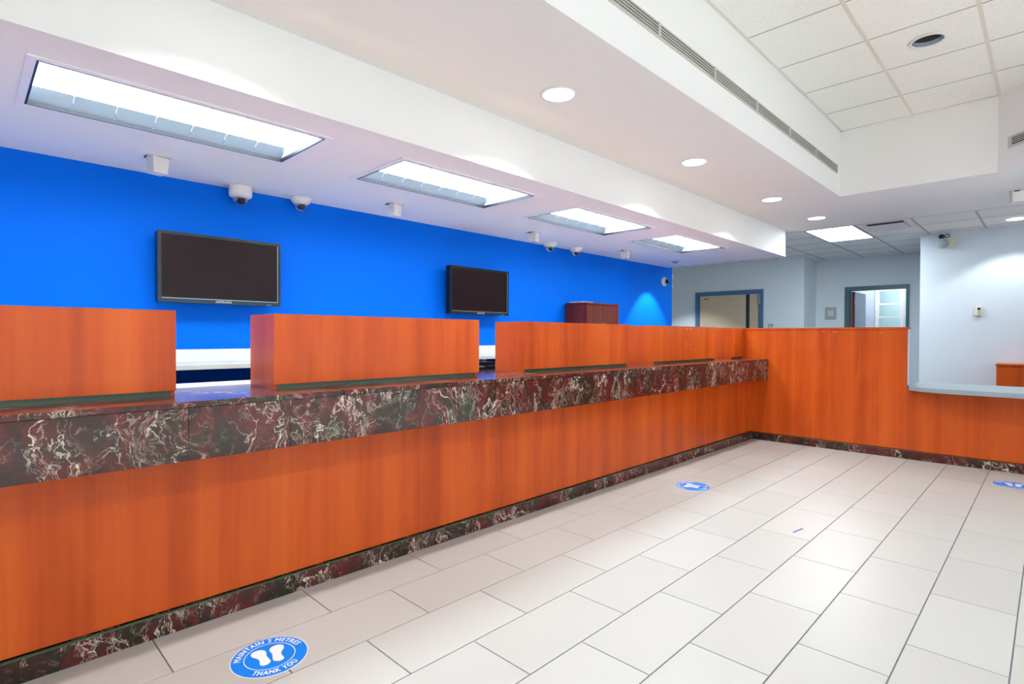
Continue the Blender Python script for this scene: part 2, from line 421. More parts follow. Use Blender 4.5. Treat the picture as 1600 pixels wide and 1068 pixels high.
boxes('wall_angle', [(TX0, TX1, TY1-.022, TY1, ZT-.002, ZT+.006), (TX1-.02, TX1, TYc, TY1, ZT-.002, ZT+.006)], 'grid', tray)

# panel ceiling beyond the drywall (corridor, right wall)
pc = struct(box('ceiling_panel', XT, 11.42, -4.6, 6.5, ZU+.03, ZU+.05, 'dark'))
gx = [XT+.02+.597*k for k in range(6)]; gy = [-1.755+.6*k for k in range(14)]
hole_l = (gx[0], gx[2], gy[6], gy[7]); AC = (gx[0], gx[1], gy[5], gy[6])
exx = gx+[11.42]
for a in range(len(exx)-1):
    for b in range(len(gy)-1):
        x0, x1, y0, y1 = exx[a], exx[a+1], gy[b], gy[b+1]
        if a < 2 and b == 6: continue
        if x0 > 9.4 and y1 < 1.3: continue
        if x0 > 10.6 and y0 > 3.2: continue
        box('ceiling_tile', x0+.006, x1-.006, y0+.008, y1-.008, ZU+.003, ZU+.02, 'acou', pc)
for y in gy: box('main_runner', XT, 11.42 if 1.3 < y < 3.25 else (10.7 if y > 3.2 else 9.53), y-.011, y+.011, ZU, ZU+.012, 'grid2', pc)
for x in gx: box('cross_tee', x-.008, x+.008, gy[0] if x < 9.5 else 1.345, 6.0 if x < 10.7 else 3.2, ZU+.001, ZU+.012, 'grid2', pc)

# ================================================================== TELLER COUNTER
tc = thing('teller_counter', 'long cherry veneer teller counter front above a marble base strip', 'counter', (3.0, 2.6, 0))
ZL0, ZL1 = 0.712, 0.936
cutx = [-4.0, -1.5, XR-.001]
for a, b in zip(cutx, cutx[1:]): box('front_panel', a+.0006, b-.0006, 2.505, 2.53, .092, ZL0-.002, 'wood', tc)
box('carcass', -4.0, XR-.02, 2.531, 2.96, .0, ZL0-.002, 'black', tc)
mb = [-4.0, -1.6, 0.25, 1.72, 3.3, 4.9, XR-.001]
for a, b in zip(mb, mb[1:]):
    bs = box('base_slab', a+.0006, b-.0006, 2.488, 2.528, 0.0, .082, 'marble', tc)
    box('base_slab_edge', a+.0006, b-.0006, 2.4885, 2.505, .0822, .0855, 'green', bs)
wt = box('worktop', -4.0, XR-.02, 2.962, 3.36, .885, .925, 'worktop')
tag(wt, 'white laminate staff worktop running behind the marble ledge', 'worktop')
# marble ledge: apron slabs and top slabs
lg = thing('marble_ledge', 'dark red and green veined marble ledge along the teller counter', 'ledge', (3.0, 2.6, ZL0))
sm = [-4.0, -1.4, 0.613, 1.001, 2.55, 4.686, XR-.001]
for a, b in zip(sm, sm[1:]): box('apron_slab', a+.0007, b-.0007, 2.322, 2.345, ZL0, ZL1-.0235, 'marble', lg, 0.0006)
st = [-4.0, -0.9, 1.25, 3.1, 4.9, XR-.001]
for a, b in zip(st, st[1:]): box('top_slab', a+.0005, b-.0005, 2.320, 2.958, ZL1-.022, ZL1, 'marble', lg, 0.003)
box('substrate', -4.0, XR-.02, 2.346, 2.955, ZL0+.002, ZL1-.0235, 'wood', lg)

# privacy boxes on the ledge
PT = 1.29
pods = [(-4.0+.62, -2.09), (-0.69, 0.643), (1.05, 2.345), (2.772, 4.09), (4.515, 5.813), (6.24, XR-.003)]
pl = ['sixth cherry privacy box on the ledge counting from the tall partition',
      'fifth cherry privacy box on the ledge counting from the partition, before the wide gap',
      'fourth cherry privacy box on the ledge counting from the tall partition',
      'third cherry privacy box on the ledge counting from the tall partition',
      'second cherry privacy box on the ledge counting from the partition, chipped face',
      'narrow cherry privacy box on the ledge pressed against the tall partition']
CHIPS = ((5.113, 1.113), (5.215, 1.112), (5.131, 1.266), (5.213, 1.267))
for (a, b), lb in zip(pods, pl):
    t = thing('privacy_box', lb, 'counter box', ((a+b)/2, 2.76, ZL1), 'privacy boxes on the marble ledge')
    box('front_panel', a, b, 2.612, 2.630, ZL1+.020, PT-.004, 'wood', t)
    box('side_panel', a, a+.018, 2.631, 2.910, ZL1, PT-.004, 'wood', t)
    box('side_panel', b-.018, b, 2.631, 2.910, ZL1, PT-.004, 'wood', t)
    box('top_panel', a, b, 2.612, 2.910, PT-.0035, PT, 'wood', t)
    box('back_panel', a+.0185, b-.0185, 2.896, 2.910, ZL1+.02, PT-.004, 'wood', t)
    box('kick_strip', a+.0185, b-.0185, 2.632, 2.645, ZL1, ZL1+.019, 'green', t)
    if lb.endswith('chipped face'):
        for cx_, cz_ in CHIPS: box('chip', cx_-.008, cx_+.008, 2.6112, 2.6118, cz_-.004, cz_+.004, 'cream', t)

# ================================================================== PARTITION
pt = thing('low_partition', 'tall cherry veneer partition closing the end of the teller counter', 'partition', (XR+.06, 1.8, 0))
cy_ = [1.013, 2.905]
for a, b in zip(cy_, cy_[1:]): box('front_panel', XR, XR+.018, a+.0006, b-.0006, .088, 1.268, 'wood', pt)
box('core', XR+.0185, XR+.10, 1.03, 2.905, 0, 1.268, 'wood', pt)
box('end_panel', XR+.0005, XR+.10, 1.006, 1.0125, .721, 1.268, 'lilac', pt)
for cy2, cz2, hw in ((1.754, 1.253, .012), (1.644, 1.247, .022), (1.232, 1.236, .010)): box('scuff', XR-.0012, XR-.0004, cy2-hw, cy2+hw, cz2-.005, cz2+.005, 'scuff', pt)
box('cap', XR-.004, XR+.104, 1.004, 2.91, 1.2685, 1.290, 'wood', pt, 0.002)
mr = [1.02, 1.62, 2.486]
for a, b in zip(mr, mr[1:]):
    bs = box('base_slab', XR-.012, XR+.017, a+.0006, b-.0006, 0, .078, 'marble', pt)
    box('base_slab_edge', XR-.0115, XR, a+.0006, b-.0006, .0782, .0815, 'green', bs)
lp = thing('desk_front', 'low cherry veneer front under the grey service top', 'counter', (XR+.06, -.8, 0))
for a, b in ((-2.6, -1.0), (-1.0, 1.0125)): box('front_panel', XR, XR+.018, a+.0006, b-.0006, .088, .677, 'wood', lp)
box('core', XR+.0185, XR+.10, -2.6, 1.0, 0, .677, 'wood', lp)
for a, b in ((-2.6, -1.3), (-1.3, .05), (.05, 1.018)):
    bs = box('base_slab', XR-.012, XR+.017, a+.0006, b-.0006, 0, .078, 'marble', lp)
    box('base_slab_edge', XR-.0115, XR, a+.0006, b-.0006, .0782, .0815, 'green', bs)
# grey service top with the rounded lobby corner
pts = [(7.15, -2.6), (7.15, 1.003), (6.56, 1.003)]
pts += [(6.525, 1.003)]
for k in range(0, 15):
    t = math.pi/2*k/14; pts.append((6.525-.25*math.sin(t), .62+.38*math.cos(t)))
pts += [(6.262, .2), (6.25, -.4), (6.25, -2.6)]
dt = prism('service_top', pts[::-1], .679, .719, 'greydesk', None, 0.003)
tag(dt, 'grey laminate service top with a rounded corner beside the tall partition', 'desk top')
# credenza at the right wall
cr = thing('credenza', 'low cherry wood credenza standing against the pale right wall', 'cabinet', (9.28, -.3, 0))
box('body', 9.06, 9.52, -1.1, .500, 0, .840, 'wood', cr); box('top', 9.04, 9.525, -1.11, .508, .841, .866, 'wood', cr, .002)
for a, b in ((.49, .0), (-.01, -.52), (-.53, -1.09)):
    d_ = box('door', 9.045, 9.059, b, a, .06, .83, 'wood', cr); box('handle', 9.03, 9.044, b+.04, b+.055, .45, .6, 'silver', d_)

# ================================================================== BACK WALL FURNITURE
bc = thing('back_counter', 'pale staff counter running along the blue wall', 'counter', (2.5, 4.1, 0))
box('top', -3.99, 6.6, 3.80, YW-.03, .972, 1.0, 'worktop', bc, .002); box('splash', -3.99, 6.6, YW-.028, YW-.002, .98, 1.086, 'worktop', bc)
box('edge_strip', -3.99, 6.6, 3.793, 3.7995, .972, .9995, 'slat', bc)
for x in (-3.9, -2.2, -.5, 0.4, 2.0, 3.6, 5.0, 6.5): box('support', x, x+.04, 3.95, YW-.03, 0, .9715, 'worktop', bc)
cb = thing('cabinet', 'dark red wood two door cabinet standing on the back counter', 'cabinet', (5.7, 4.19, 1.0))
box('body', 5.345, 6.04, 4.04, YW-.03, 1.0005, 1.578, 'darkwood', cb)
box('top', 5.335, 6.05, 4.015, YW-.03, 1.579, 1.602, 'darkwood', cb, .002)
for a, b in ((5.347, 5.69), (5.695, 6.038)):
    d_ = box('door', a, b, 4.02, 4.039, 1.003, 1.572, 'darkwood', cb); box('handle', (b-.03 if a < 5.5 else a+.02), (b-.02 if a < 5.5 else a+.03), 4.008, 4.0195, 1.25, 1.36, 'silver', d_)
tag(box('binder', 5.40, 5.62, 4.12, 4.32, 1.6025, 1.618, 'white'), 'thin white binder lying on top of the dark red cabinet', 'binder')

def tv(xc, label):
    t = thing('wall_display', label, 'television', (xc, YW, 1.64), 'flat wall displays on the blue wall')
    wd, z0, z1, yf = .405, 1.408, 1.885, 4.215
    box('casing', xc-wd, xc+wd, yf+.012, yf+.075, z0, z1, 'black', t, .006)
    fr = boxes('bezel', [(xc-wd, xc+wd, yf, yf+.0118, z1-.022, z1), (xc-wd, xc+wd, yf, yf+.0118, z0, z0+.032), (xc-wd, xc-wd+.022, yf, yf+.0118, z0+.032, z1-.022), (xc+wd-.022, xc+wd, yf, yf+.0118, z0+.032, z1-.022)], 'bezel', t)
    boxes('inner_trim', [(xc-wd+.022, xc+wd-.022, yf-.002, yf, z0+.027, z0+.032), (xc+wd-.026, xc+wd-.022, yf-.001, yf+.001, z0+.032, z1-.022)], 'silver', t)
    box('screen', xc-wd+.0225, xc+wd-.0225, yf+.006, yf+.0115, z0+.0325, z1-.0225, 'screen', t)
    me = text_mesh('SAMSUNG', .021, 0.0)
    link('brand_lettering', me, (xc+.0, yf-.0008, z0+.014), M_['decalw'], fr, (math.pi/2, 0, 0))
    box('wall_mount', xc-.18, xc+.18, yf+.0755, YW-.001, 1.55, 1.75, 'black', t)
    box('power_label', xc+.30, xc+.335, yf-.0012, yf-.0003, z0+.006, z0+.009, 'silver', fr)
tv(1.338, 'black flat display on the blue wall above the wider counter gap, away from the cabinet')
tv(3.808, 'black flat display on the blue wall between the other display and the red cabinet')

# small black equipment on the staff worktop in the second gap
kb = thing('card_terminal', 'black card terminal with silver keys lying on the white worktop', 'terminal', (2.95, 3.12, .925))
prism('body', [(2.70, 3.02), (3.22, 3.02), (3.22, 3.24), (2.70, 3.24)], .9255, .955, 'black', kb, .006)
box('display', 2.72, 3.0, 3.15, 3.235, .956, .985, 'black', kb, .004)
for k in range(7):
    for r in range(3): box('key', 2.74+k*.06, 2.78+k*.06, 3.03+r*.035, 3.053+r*.035, .9555, .960, 'silver' if (k+r) % 3 == 0 else 'black', kb)

# ================================================================== CEILING FIXTURES
def troffer(x0, x1, label):
    t = thing('troffer_light', label, 'ceiling light', ((x0+x1)/2, (FY0+FY1)/2, ZC), 'recessed troffers in the low soffit')
    y0, y1 = FY0, FY1
    boxes('flange', [(x0-.03, x1+.03, y0-.03, y0+.002, ZC-.006, ZC-.0005), (x0-.03, x1+.03, y1-.002, y1+.03, ZC-.006, ZC-.0005), (x0-.03, x0+.002, y0+.002, y1-.002, ZC-.006, ZC-.0005), (x1-.002, x1+.03, y0+.002, y1-.002, ZC-.006, ZC-.0005)], 'flange', t)
    boxes('gasket', [(x0+.002, x1-.002, y0+.002, y0+.011, ZC-.0068, ZC+.012), (x0+.002, x1-.002, y1-.011, y1-.002, ZC-.0068, ZC+.012), (x0+.002, x0+.011, y0+.008, y1-.008, ZC-.0068, ZC+.012), (x1-.011, x1-.002, y0+.008, y1-.008, ZC-.0068, ZC+.012)], 'darkline', t)
    hz = ZC+.072
    boxes('housing', [(x0+.003, x1-.003, y0+.003, y1-.003, hz+.001, hz+.01), (x0+.002, x0+.006, y0+.009, y1-.009, ZC+.013, hz), (x1-.006, x1-.002, y0+.009, y1-.009, ZC+.013, hz)], 'whitemetal', t)
    ym0, ym1 = y0+.075, y1-.09
    for k in range(1, 7):
        xb_ = x0+.008+k*(x1-x0-.016)/7; box('lens_baffle', xb_-.001, xb_+.001, ym0, ym1, hz-.022, hz-.0122, 'whitemetal', t)
    box('lens', x0+.008, x1-.008, ym0, ym1, hz-.012, hz, 'lens', t)
    for a, b in ((y0+.009, ym0), (y1-.009, ym1)):
        n = 7; dx = (x1-x0-.016)/n
        for k in range(n):
            xa = x0+.008+k*dx; xb = xa+dx
            mesh_poly('reflector_cell', [(xa, a, ZC+.012), (xb-.0015, a, ZC+.012), (xb-.0015, b, hz-.012), (xa, b, hz-.012)], [(0, 1, 2, 3)], (0, 0, 0), 'reflector', t)
fl_lab = ['fifth recessed troffer light in the low soffit counting from the vault end', 'fourth recessed troffer light in the low soffit counting from the vault end', 'third recessed troffer light in the low soffit counting from the vault end', 'second recessed troffer light in the low soffit counting from the vault end', 'recessed troffer light in the low soffit at its vault end']
for (a, b), lb in zip(FX, fl_lab): troffer(a, b, lb)

WARM = (0.92, 0.965, 1.0)
def pot(x, y, label, watts=None, deg=128, r=.095, z=ZU, blend=.35):
    t = thing('pot_light', label, 'ceiling light', (x, y, z), 'round recessed pot lights')
    lathe('trim_ring', [(r, -.001), (r+.018, -.001), (r+.018, -.004), (r+.002, -.008), (r-.004, -.004), (r-.004, -.001)], (x, y, z), 'whitemetal', t)
    lathe('lens', [(0, -.005), (r-.006, -.003), (r-.005, -.0012), (0, -.0012)], (x, y, z), 'potlens', t)
    spot('beam', (x, y, z-.012), POT_W if watts is None else watts, deg, blend, WARM, t, .06)
pot(.78, 2.11, 'fifth round pot light beside the bulkhead counting from the panel ceiling')
pot(2.527, 2.112, 'fourth round pot light beside the bulkhead counting from the panel ceiling')
pot(4.283, 2.125, 'third round pot light beside the bulkhead counting from the panel ceiling')
pot(6.011, 2.115, 'second round pot light beside the bulkhead counting from the panel ceiling')
pot(7.327, 2.057, 'round pot light beside the bulkhead next to the panel ceiling')
pot(9.03, .338, 'round pot light in the panel ceiling close to the pale right wall', 45, 118)
pot(9.6, 5.2, 'round pot light in front of the vault door', 110, 104)
for k, x in enumerate((-2.6, -.9, .8, 2.5, 4.2, 5.9)):  # unseen row added so that floor bounce brightens the ceiling
    pot(x, -2.9, '%s added unseen pot light of the street side row counting from the right wall' % ['sixth', 'fifth', 'fourth', 'third', 'second', 'first'][k], STREET_FILL_W, 84)
# eyeball light in the soffit that washes the blue wall
ey_ = thing('eyeball_light', 'small recessed eyeball light in the soffit near the blue wall corner', 'ceiling light', (7.325, 3.915, ZC))
lathe('trim_ring', [(.045, -.001), (.10, -.001), (.10, -.004), (.048, -.010), (.045, -.003)], (7.325, 3.915, ZC), 'whitemetal', ey_)
lathe('eyeball', [(.046, -.002), (.040, -.016), (.024, -.024), (.022, -.016), (0, -.014)], (7.325, 3.915, ZC), 'chrome', ey_)
lathe('lamp', [(0, -.019), (.018, -.018), (.019, -.0145), (0, -.0142)], (7.325, 3.915, ZC), 'potlens', ey_)
sp = spot('beam', (7.325, 3.915, ZC-.03), 70, 74, .35, (1, .95, .88), ey_, .03)
sp.rotation_euler = (math.radians(14), 0, 0)
# tray downlights
for n, (x, y, on) in enumerate(DL):
    t = thing('tray_downlight', ['unlit chrome downlight can in the tray ceiling panel', 'lit tray downlight beside the slanted corner', 'lit tray downlight in the middle of the tray', 'lit tray downlight at the far end of the tray'][n], 'ceiling light', (x, y, ZT), 'downlights in the tray ceiling')
    lathe('trim_ring', [(.092, 0), (.112, 0), (.112, -.004), (.094, -.008), (.092, 0)], (x, y, ZT), 'whitemetal', t)
    lathe('can', [(.094, -.003), (.088, .04), (.07, .10), (.045, .15), (0, .16)], (x, y, ZT), 'reflector', t)
    if on:
        lathe('lamp', [(0, .02), (.05, .03), (.06, .08), (0, .10)], (x, y, ZT), 'potlens', t)
        spot('beam', (x, y, ZT-.01), TRAY_W, 140, .4, (0.87, 0.94, 1.0), t, .06)
    else:
        lathe('lamp', [(0, .035), (.03, .04), (.04, .07), (.03, .14), (0, .15)], (x, y, ZT), 'whitemetal', t)
# 2x4 panel light and AC grille in the panel ceiling
x0, x1, y0, y1 = hole_l
t = thing('panel_light', 'bright square edged panel light set in the panel ceiling', 'ceiling light', ((x0+x1)/2, (y0+y1)/2, ZU))
boxes('frame', [(x0+.008, x1-.008, y0+.011, y0+.026, ZU-.003, ZU+.012), (x0+.008, x1-.008, y1-.026, y1-.011, ZU-.003, ZU+.012), (x0+.008, x0+.022, y0+.026, y1-.026, ZU-.003, ZU+.012), (x1-.022, x1-.008, y0+.026, y1-.026, ZU-.003, ZU+.012)], 'frameteal', t)
box('lens', x0+.022, x1-.022, y0+.026, y1-.026, ZU+.002, ZU+.010, 'panel', t)
x0, x1, y0, y1 = AC; y0 += .06; y1 -= .09; x0 += .03
t = thing('air_diffuser', 'white ceiling air diffuser beside the bright panel light', 'vent', ((x0+x1)/2, (y0+y1)/2, ZU))
boxes('frame', [(x0, x1, y0, y0+.03, ZU-.004, ZU-.0005), (x0, x1, y1-.03, y1, ZU-.012, ZU-.0005), (x0, x0+.03, y0+.03, y1-.03, ZU-.003, ZU-.0005), (x1-.03, x1, y0+.03, y1-.03, ZU-.012, ZU-.0005)], 'white', t)
box('throat', x0+.03, x1-.03, y0+.03, y1-.03, ZU-.002, ZU-.0005, 'dark', t)
for k in range(4):
    xx = x0+.15+k*.095
    mesh_poly('blade', [(xx, y0+.03, ZU-.005), (xx, y1-.03, ZU-.005), (xx+.094, y1-.03, ZU-.022), (xx+.094, y0+.03, ZU-.022)], [(0, 1, 2, 3)], (0, 0, 0), 'white', t)

# linear slot diffuser on the tray wall
sd = thing('slot_diffuser', 'long thin slot air diffuser on the tray wall above the pot lights', 'vent', (3.4, TY1, 2.88))
box('back', .6, 6.24, TY1-.004, TY1-.0005, 2.835, 2.925, 'slat', sd)
for k in range(4): box('slot', .62, 6.22, TY1-.0058, TY1-.0041, 2.850+k*.017, 2.8585+k*.017, 'slotdark', sd)
for k in range(5): box('slat', .62, 6.22, TY1-.008, TY1-.0041, 2.844+k*.017, 2.8495+k*.017, 'slat', sd)
for k in range(9): box('divider', .62+.7*k, .64+.7*k, TY1-.0125, TY1-.0061, 2.840, 2.92, 'slat', sd)
# vent on the slanted tray corner
ang = math.radians(45); cxv, cyv = 6.30, .29
vt = thing('corner_vent', 'slotted air vent on the slanted corner of the ceiling tray', 'vent', (cxv, cyv, 2.85))
vt.rotation_euler = (0, 0, math.radians(225))
def vbox(name, a, b, d0, d1, z0, z1, mat):      # a..b along the chamfer, d out of the wall towards the tray
    bm = bmesh.new(); bm_box(bm, a, b, -d1, -d0, z0-2.85, z1-2.85)
    o = bpy.data.objects.new(name, finish(bm, name)); C.objects.link(o); o.parent = vt; o.data.materials.append(M_[mat]); return o
vbox('frame', 0, 1.1, .001, .006, 2.797, 2.897, 'slat')
for k in range(4): vbox('slot', .04, 1.06, .0062, .0075, 2.820+k*.016, 2.828+k*.016, 'dark')
for k in range(3): vbox('slat', .04, 1.06, .0062, .012, 2.829+k*.016, 2.8355+k*.016, 'slat')

# dome cameras on the soffit
def dome_cam(x, y, label, tall=False, s=1.0, z=ZC):
    t = thing('dome_camera', label, 'camera', (x, y, z), 'dome cameras on the soffit')
    if tall: pr_ = [(0, -.0005), (.079, -.0005), (.081, -.008), (.079, -.012), (.079, -.060), (.077, -.074), (.060, -.086), (.050, -.088), (0, -.088)]; rd, zd = .050, -.0885
    else: pr_ = [(0, -.0005), (.082, -.0005), (.084, -.010), (.080, -.022), (.058, -.050), (.046, -.056), (0, -.056)]; rd, zd = .046, -.0565
    lathe('housing', [(a*s, b*s) for a, b in pr_], (x, y, z), 'white', t)
    lathe('dome', [(rd*math.cos(q*math.pi/16)*s, (zd-rd*math.sin(q*math.pi/16)*1.08)*s) for q in range(8)]+[(0, (zd-rd*1.08)*s)], (x, y, z), 'dome', t)
    lathe('lens_block', [(0, zd*s-.002), (.022*s, zd*s-.002), (.022*s, zd*s-.02), (.012*s, zd*s-.034), (0, zd*s-.034)], (x+.004, y-.006, z), 'camgrey', t, 16)
dome_cam(1.469, 4.262, 'dome camera with the tall white housing on the soffit above a display', True)
dome_cam(1.925, 4.262, 'flush white dome camera on the soffit beside the tall housing one')
dome_cam(4.874, 4.20, 'flush white dome camera on the soffit, of the far pair the one towards the displays')
dome_cam(5.368, 4.20, 'flush white dome camera on the soffit, of the far pair the one towards the vault')
# dome camera on the blue wall
t = thing('wall_camera', 'small round white camera on the blue wall near its corner', 'camera', (7.80, YW, 2.05))
lathe('base', [(0, .0005), (.075, .0005), (.075, .02), (.055, .045), (0, .045)], (7.80, YW, 2.05), 'white', t, 24, (math.pi/2, 0, 0))
lathe('dome', [(.05, 0), (.045, .025), (.028, .043), (0, .05)], (7.80, YW-.046, 2.05), 'dome', t, 24, (math.pi/2, 0, 0))
lathe('lens_block', [(0, .0), (.028, .0), (.028, .02), (0, .03)], (7.815, YW-.047, 2.05), 'black', t, 16, (math.pi/2, 0, 0))
for z, m, lb in ((2.155, 'white', 'upper small white sensor box on the corner past the blue wall'), (2.012, 'cream', 'lower small cream sensor box on the corner past the blue wall')):
    t = thing('sensor_box', lb, 'sensor', (8.08, YW+.05, z-.045))
    box('housing', 8.081, 8.125, YW+.01, YW+.09, z-.045, z+.045, m, t, .006); box('window', 8.126, 8.130, YW+.02, YW+.08, z-.03, z+.01, 'white', t)

# white tapered boxes hanging from the soffit
def drop_box(x, y, label, z=ZC, s=1.0):
    t = thing('drop_box', label, 'sensor', (x, y, z), 'white tapered boxes under the ceiling')
    box('reveal_plate', x-.062*s, x+.062*s, y-.055*s, y+.055*s, z-.0035, z-.0005, 'slat', t)
    a, b, h = .046*s, .040*s, .100*s
    v = [(-a, -a, -.004), (a, -a, -.004), (a, a, -.004), (-a, a, -.004), (-b, -b, -h), (b, -b, -h), (b, b, -h), (-b, b, -h)]
    mesh_poly('housing', v, [(0, 1, 2, 3), (7, 6, 5, 4), (0, 4, 5, 1), (1, 5, 6, 2), (2, 6, 7, 3), (3, 7, 4, 0)], (x, y, z), 'white', t, (0, 0, math.radians(14)))
    box('clip', x-.066*s, x-.0625*s, y-.02, y+.02, z-.012, z-.0008, 'darkline', t)
drop_box(.875, 3.945, 'white tapered box under the soffit above the display gap, fourth from the vault end')
drop_box(2.565, 3.92, 'white tapered box under the soffit, third from the vault end')
drop_box(4.277, 3.908, 'white tapered box under the soffit, second from the vault end, beside a dome camera')
drop_box(5.99, 3.894, 'white tapered box under the soffit at its vault end')
drop_box(7.35, .268, 'white tapered box under the lobby ceiling near the slanted tray corner', ZU, 1.05)

# ================================================================== FAR END
vd = thing('vault_door', 'brushed steel vault door in a blue grey frame', 'door', (10.7, 4.57, 0))
boxes('frame', [(10.66, 10.699, 5.165, 5.24, 0, 2.09), (10.66, 10.699, 3.90, 3.965, 0, 2.09), (10.66, 10.699, 3.965, 5.165, 2.01, 2.09)], 'frameblue', vd)
box('inner_jamb', 10.675, 10.699, 5.14, 5.1645, 0, 2.009, 'frameblue', vd)  # inner jamb strip in the same blue grey as the frame
dl = box('door_leaf', 10.655, 10.699, 4.215, 5.139, .02, 2.005, 'steel', vd, .004)
box('seam_strip', 10.668, 10.699, 4.146, 4.2145, .02, 2.005, 'darkline', vd)
box('side_leaf', 10.658, 10.699, 3.985, 4.1455, .02, 2.005, 'steel', vd, .004)
box('hinge', 10.63, 10.66, 3.935, 3.984, 1.80, 1.99, 'chrome', vd, .004); box('hinge', 10.63, 10.66, 3.935, 3.984, .4, .6, 'chrome', vd, .004)
box('maker_plate', 10.652, 10.6548, 5.01, 5.045, 1.935, 1.955, 'dark', dl); box('maker_plate', 10.652, 10.6548, 4.965, 5.0, 1.935, 1.955, 'dark', dl)
lathe('hand_wheel', [(.13, -.012), (.142, 0), (.13, .012), (.118, 0), (.13, -.012)], (10.60, 4.55, 1.15), 'chrome', dl, 32, (0, math.pi/2, 0))
lathe('wheel_hub', [(0, -.05), (.03, -.05), (.03, .04), (0, .04)], (10.615, 4.55, 1.15), 'chrome', dl, 16, (0, math.pi/2, 0))
for k in range(3): box('spoke', 10.596, 10.604, 4.55-.125, 4.55+.125, 1.145, 1.155, 'chrome', dl, 0, (math.pi/3*k, 0, 0))
t = thing('wall_switch', 'small grey switch plate beside the vault door', 'switch', (10.7, 3.77, 1.30))
box('plate', 10.69, 10.699, 3.725, 3.815, 1.30, 1.435, 'plate', t, .002); box('rocker', 10.683, 10.6895, 3.75, 3.79, 1.34, 1.39, 'slat', t)
# plaque
t = thing('wall_plaque', 'small grey plaque on the wall beside the teal door frame', 'sign', (11.42, 2.95, 1.51))
box('plate', 11.408, 11.4195, 2.858, 3.045, 1.515, 1.742, 'plate', t, .003)
for k in range(4): box('screw', 11.404, 11.4075, (2.872, 3.023)[k % 2], (2.880, 3.031)[k % 2], (1.53, 1.72)[k//2], (1.538, 1.728)[k//2], 'silver', t)
box('text_block', 11.4055, 11.4075, 2.90, 3.0, 1.58, 1.69, 'slat', t)
# doorway with frame, leaf swung into the room behind
df = struct(boxes('door_1', [(11.39, 11.56, 2.645, 2.72, 0, 2.10), (11.39, 11.56, 1.755, 1.80, 0, 2.10), (11.39, 11.56, 1.80, 2.645, 2.03, 2.10)], 'frameteal'))
lf = box('door_leaf', 11.62, 12.40, 2.600, 2.642, .02, 2.02, 'lilac', df); box('edge_lipping', 11.56, 11.6195, 2.600, 2.642, .02, 2.02, 'darkwood', lf)
for z in (.25, 1.05, 1.78): box('hinge', 11.56, 11.585, 2.596, 2.5995, z, z+.1, 'silver', lf)
lathe('handle', [(0, 0), (.02, 0), (.02, .05), (.03, .06), (0, .07)], (12.32, 2.60, 1.0), 'silver', lf, 16, (math.pi/2, 0, 0))
# office behind the doorway
struct(boxes('wall_office', [(11.56, 15.6, 4.4, 4.5, 0, ZU), (11.56, 15.6, .9, 1.0, 0, ZU), (15.5, 15.6, 1.0, 4.4, 0, ZU)], 'wallright'))
struct(box('ceiling_office', 11.54, 15.6, .9, 4.5, ZU, ZU+.05, 'drywall'))
struct(box('wall_office_divider', 14.0, 14.08, 2.78, 4.4, 0, ZU, 'lilac'))
gs = thing('glazed_screen', 'white framed glazed screen with mint tinted panes seen through the doorway', 'glass screen', (14.04, 1.9, 0))
for y in (2.72, 2.28, 1.75, 1.02): box('upright', 14.0, 14.06, y-.035, y+.035, 0, 2.55, 'whitemetal', gs)
for z in (1.10, 1.62, 1.90, 2.20, 2.52):
    for a, b in ((2.315, 2.685), (1.785, 2.245), (1.055, 1.715)): box('rail', 14.0, 14.06, a, b, z-.018, z+.018, 'whitemetal', gs)
zz = [.02, 1.10, 1.62, 1.90, 2.20, 2.52]
for z0, z1 in zip(zz, zz[1:]):
    for a, b in ((2.315, 2.685), (1.785, 2.245), (1.055, 1.715)): box('pane', 14.026, 14.034, a, b, z0+.018, z1-.018, 'mint', gs)
t = thing('office_fill_light', 'added unseen panel light on the ceiling of the office behind the doorway', 'ceiling light', (13.2, 2.6, ZU))  # both office panels are unseen, added to brighten the room
box('lens', 12.7, 13.7, 2.2, 3.0, ZU-.03, ZU-.012, 'officelens', t); box('frame', 12.67, 13.73, 2.17, 3.03, ZU-.0118, ZU-.0005, 'whitemetal', t)
t = thing('office_fill_light', 'added unseen panel light on the ceiling beyond the glazed screen', 'ceiling light', (14.8, 2.2, ZU))
box('lens', 14.4, 15.2, 1.7, 2.7, ZU-.03, ZU-.012, 'officelens', t); box('frame', 14.37, 15.23, 1.67, 2.73, ZU-.0118, ZU-.0005, 'whitemetal', t)

# right wall devices
t = thing('thermostat', 'small cream thermostat with a dark display on the pale right wall', 'thermostat', (9.53, .715, 1.48))
box('housing', 9.495, 9.529, .680, .752, 1.480, 1.600, 'cream', t, .006); box('display', 9.4925, 9.4945, .690, .720, 1.555, 1.585, 'black', t); box('keypad', 9.4925, 9.4945, .690, .720, 1.50, 1.548, 'plate', t)
t = thing('bullet_camera', 'black bodied camera over a round grey base high on the right wall', 'camera', (9.53, 1.05, 2.47))
lathe('base', [(0, .001), (.075, .001), (.075, .02), (.06, .03), (0, .032)], (9.53, 1.035, 2.485), 'cream', t, 24, (0, -math.pi/2, 0))
lathe('eyeball', [(0, -.065), (.03, -.058), (.055, -.034), (.064, 0), (.055, .034), (.03, .058), (0, .065)], (9.46, 1.08, 2.465), 'plate', t, 24)
box('body', 9.37, 9.46, 1.065, 1.125, 2.530, 2.585, 'black', t, .01)
lathe('ring', [(.022, -.005), (.028, 0), (.022, .005), (.017, 0), (.022, -.005)], (9.42, 1.035, 2.565), 'black', t, 20, (0, math.pi/2, 0))
box('stem', 9.41, 9.44, 1.08, 1.10, 2.50, 2.6295, 'slat', t)

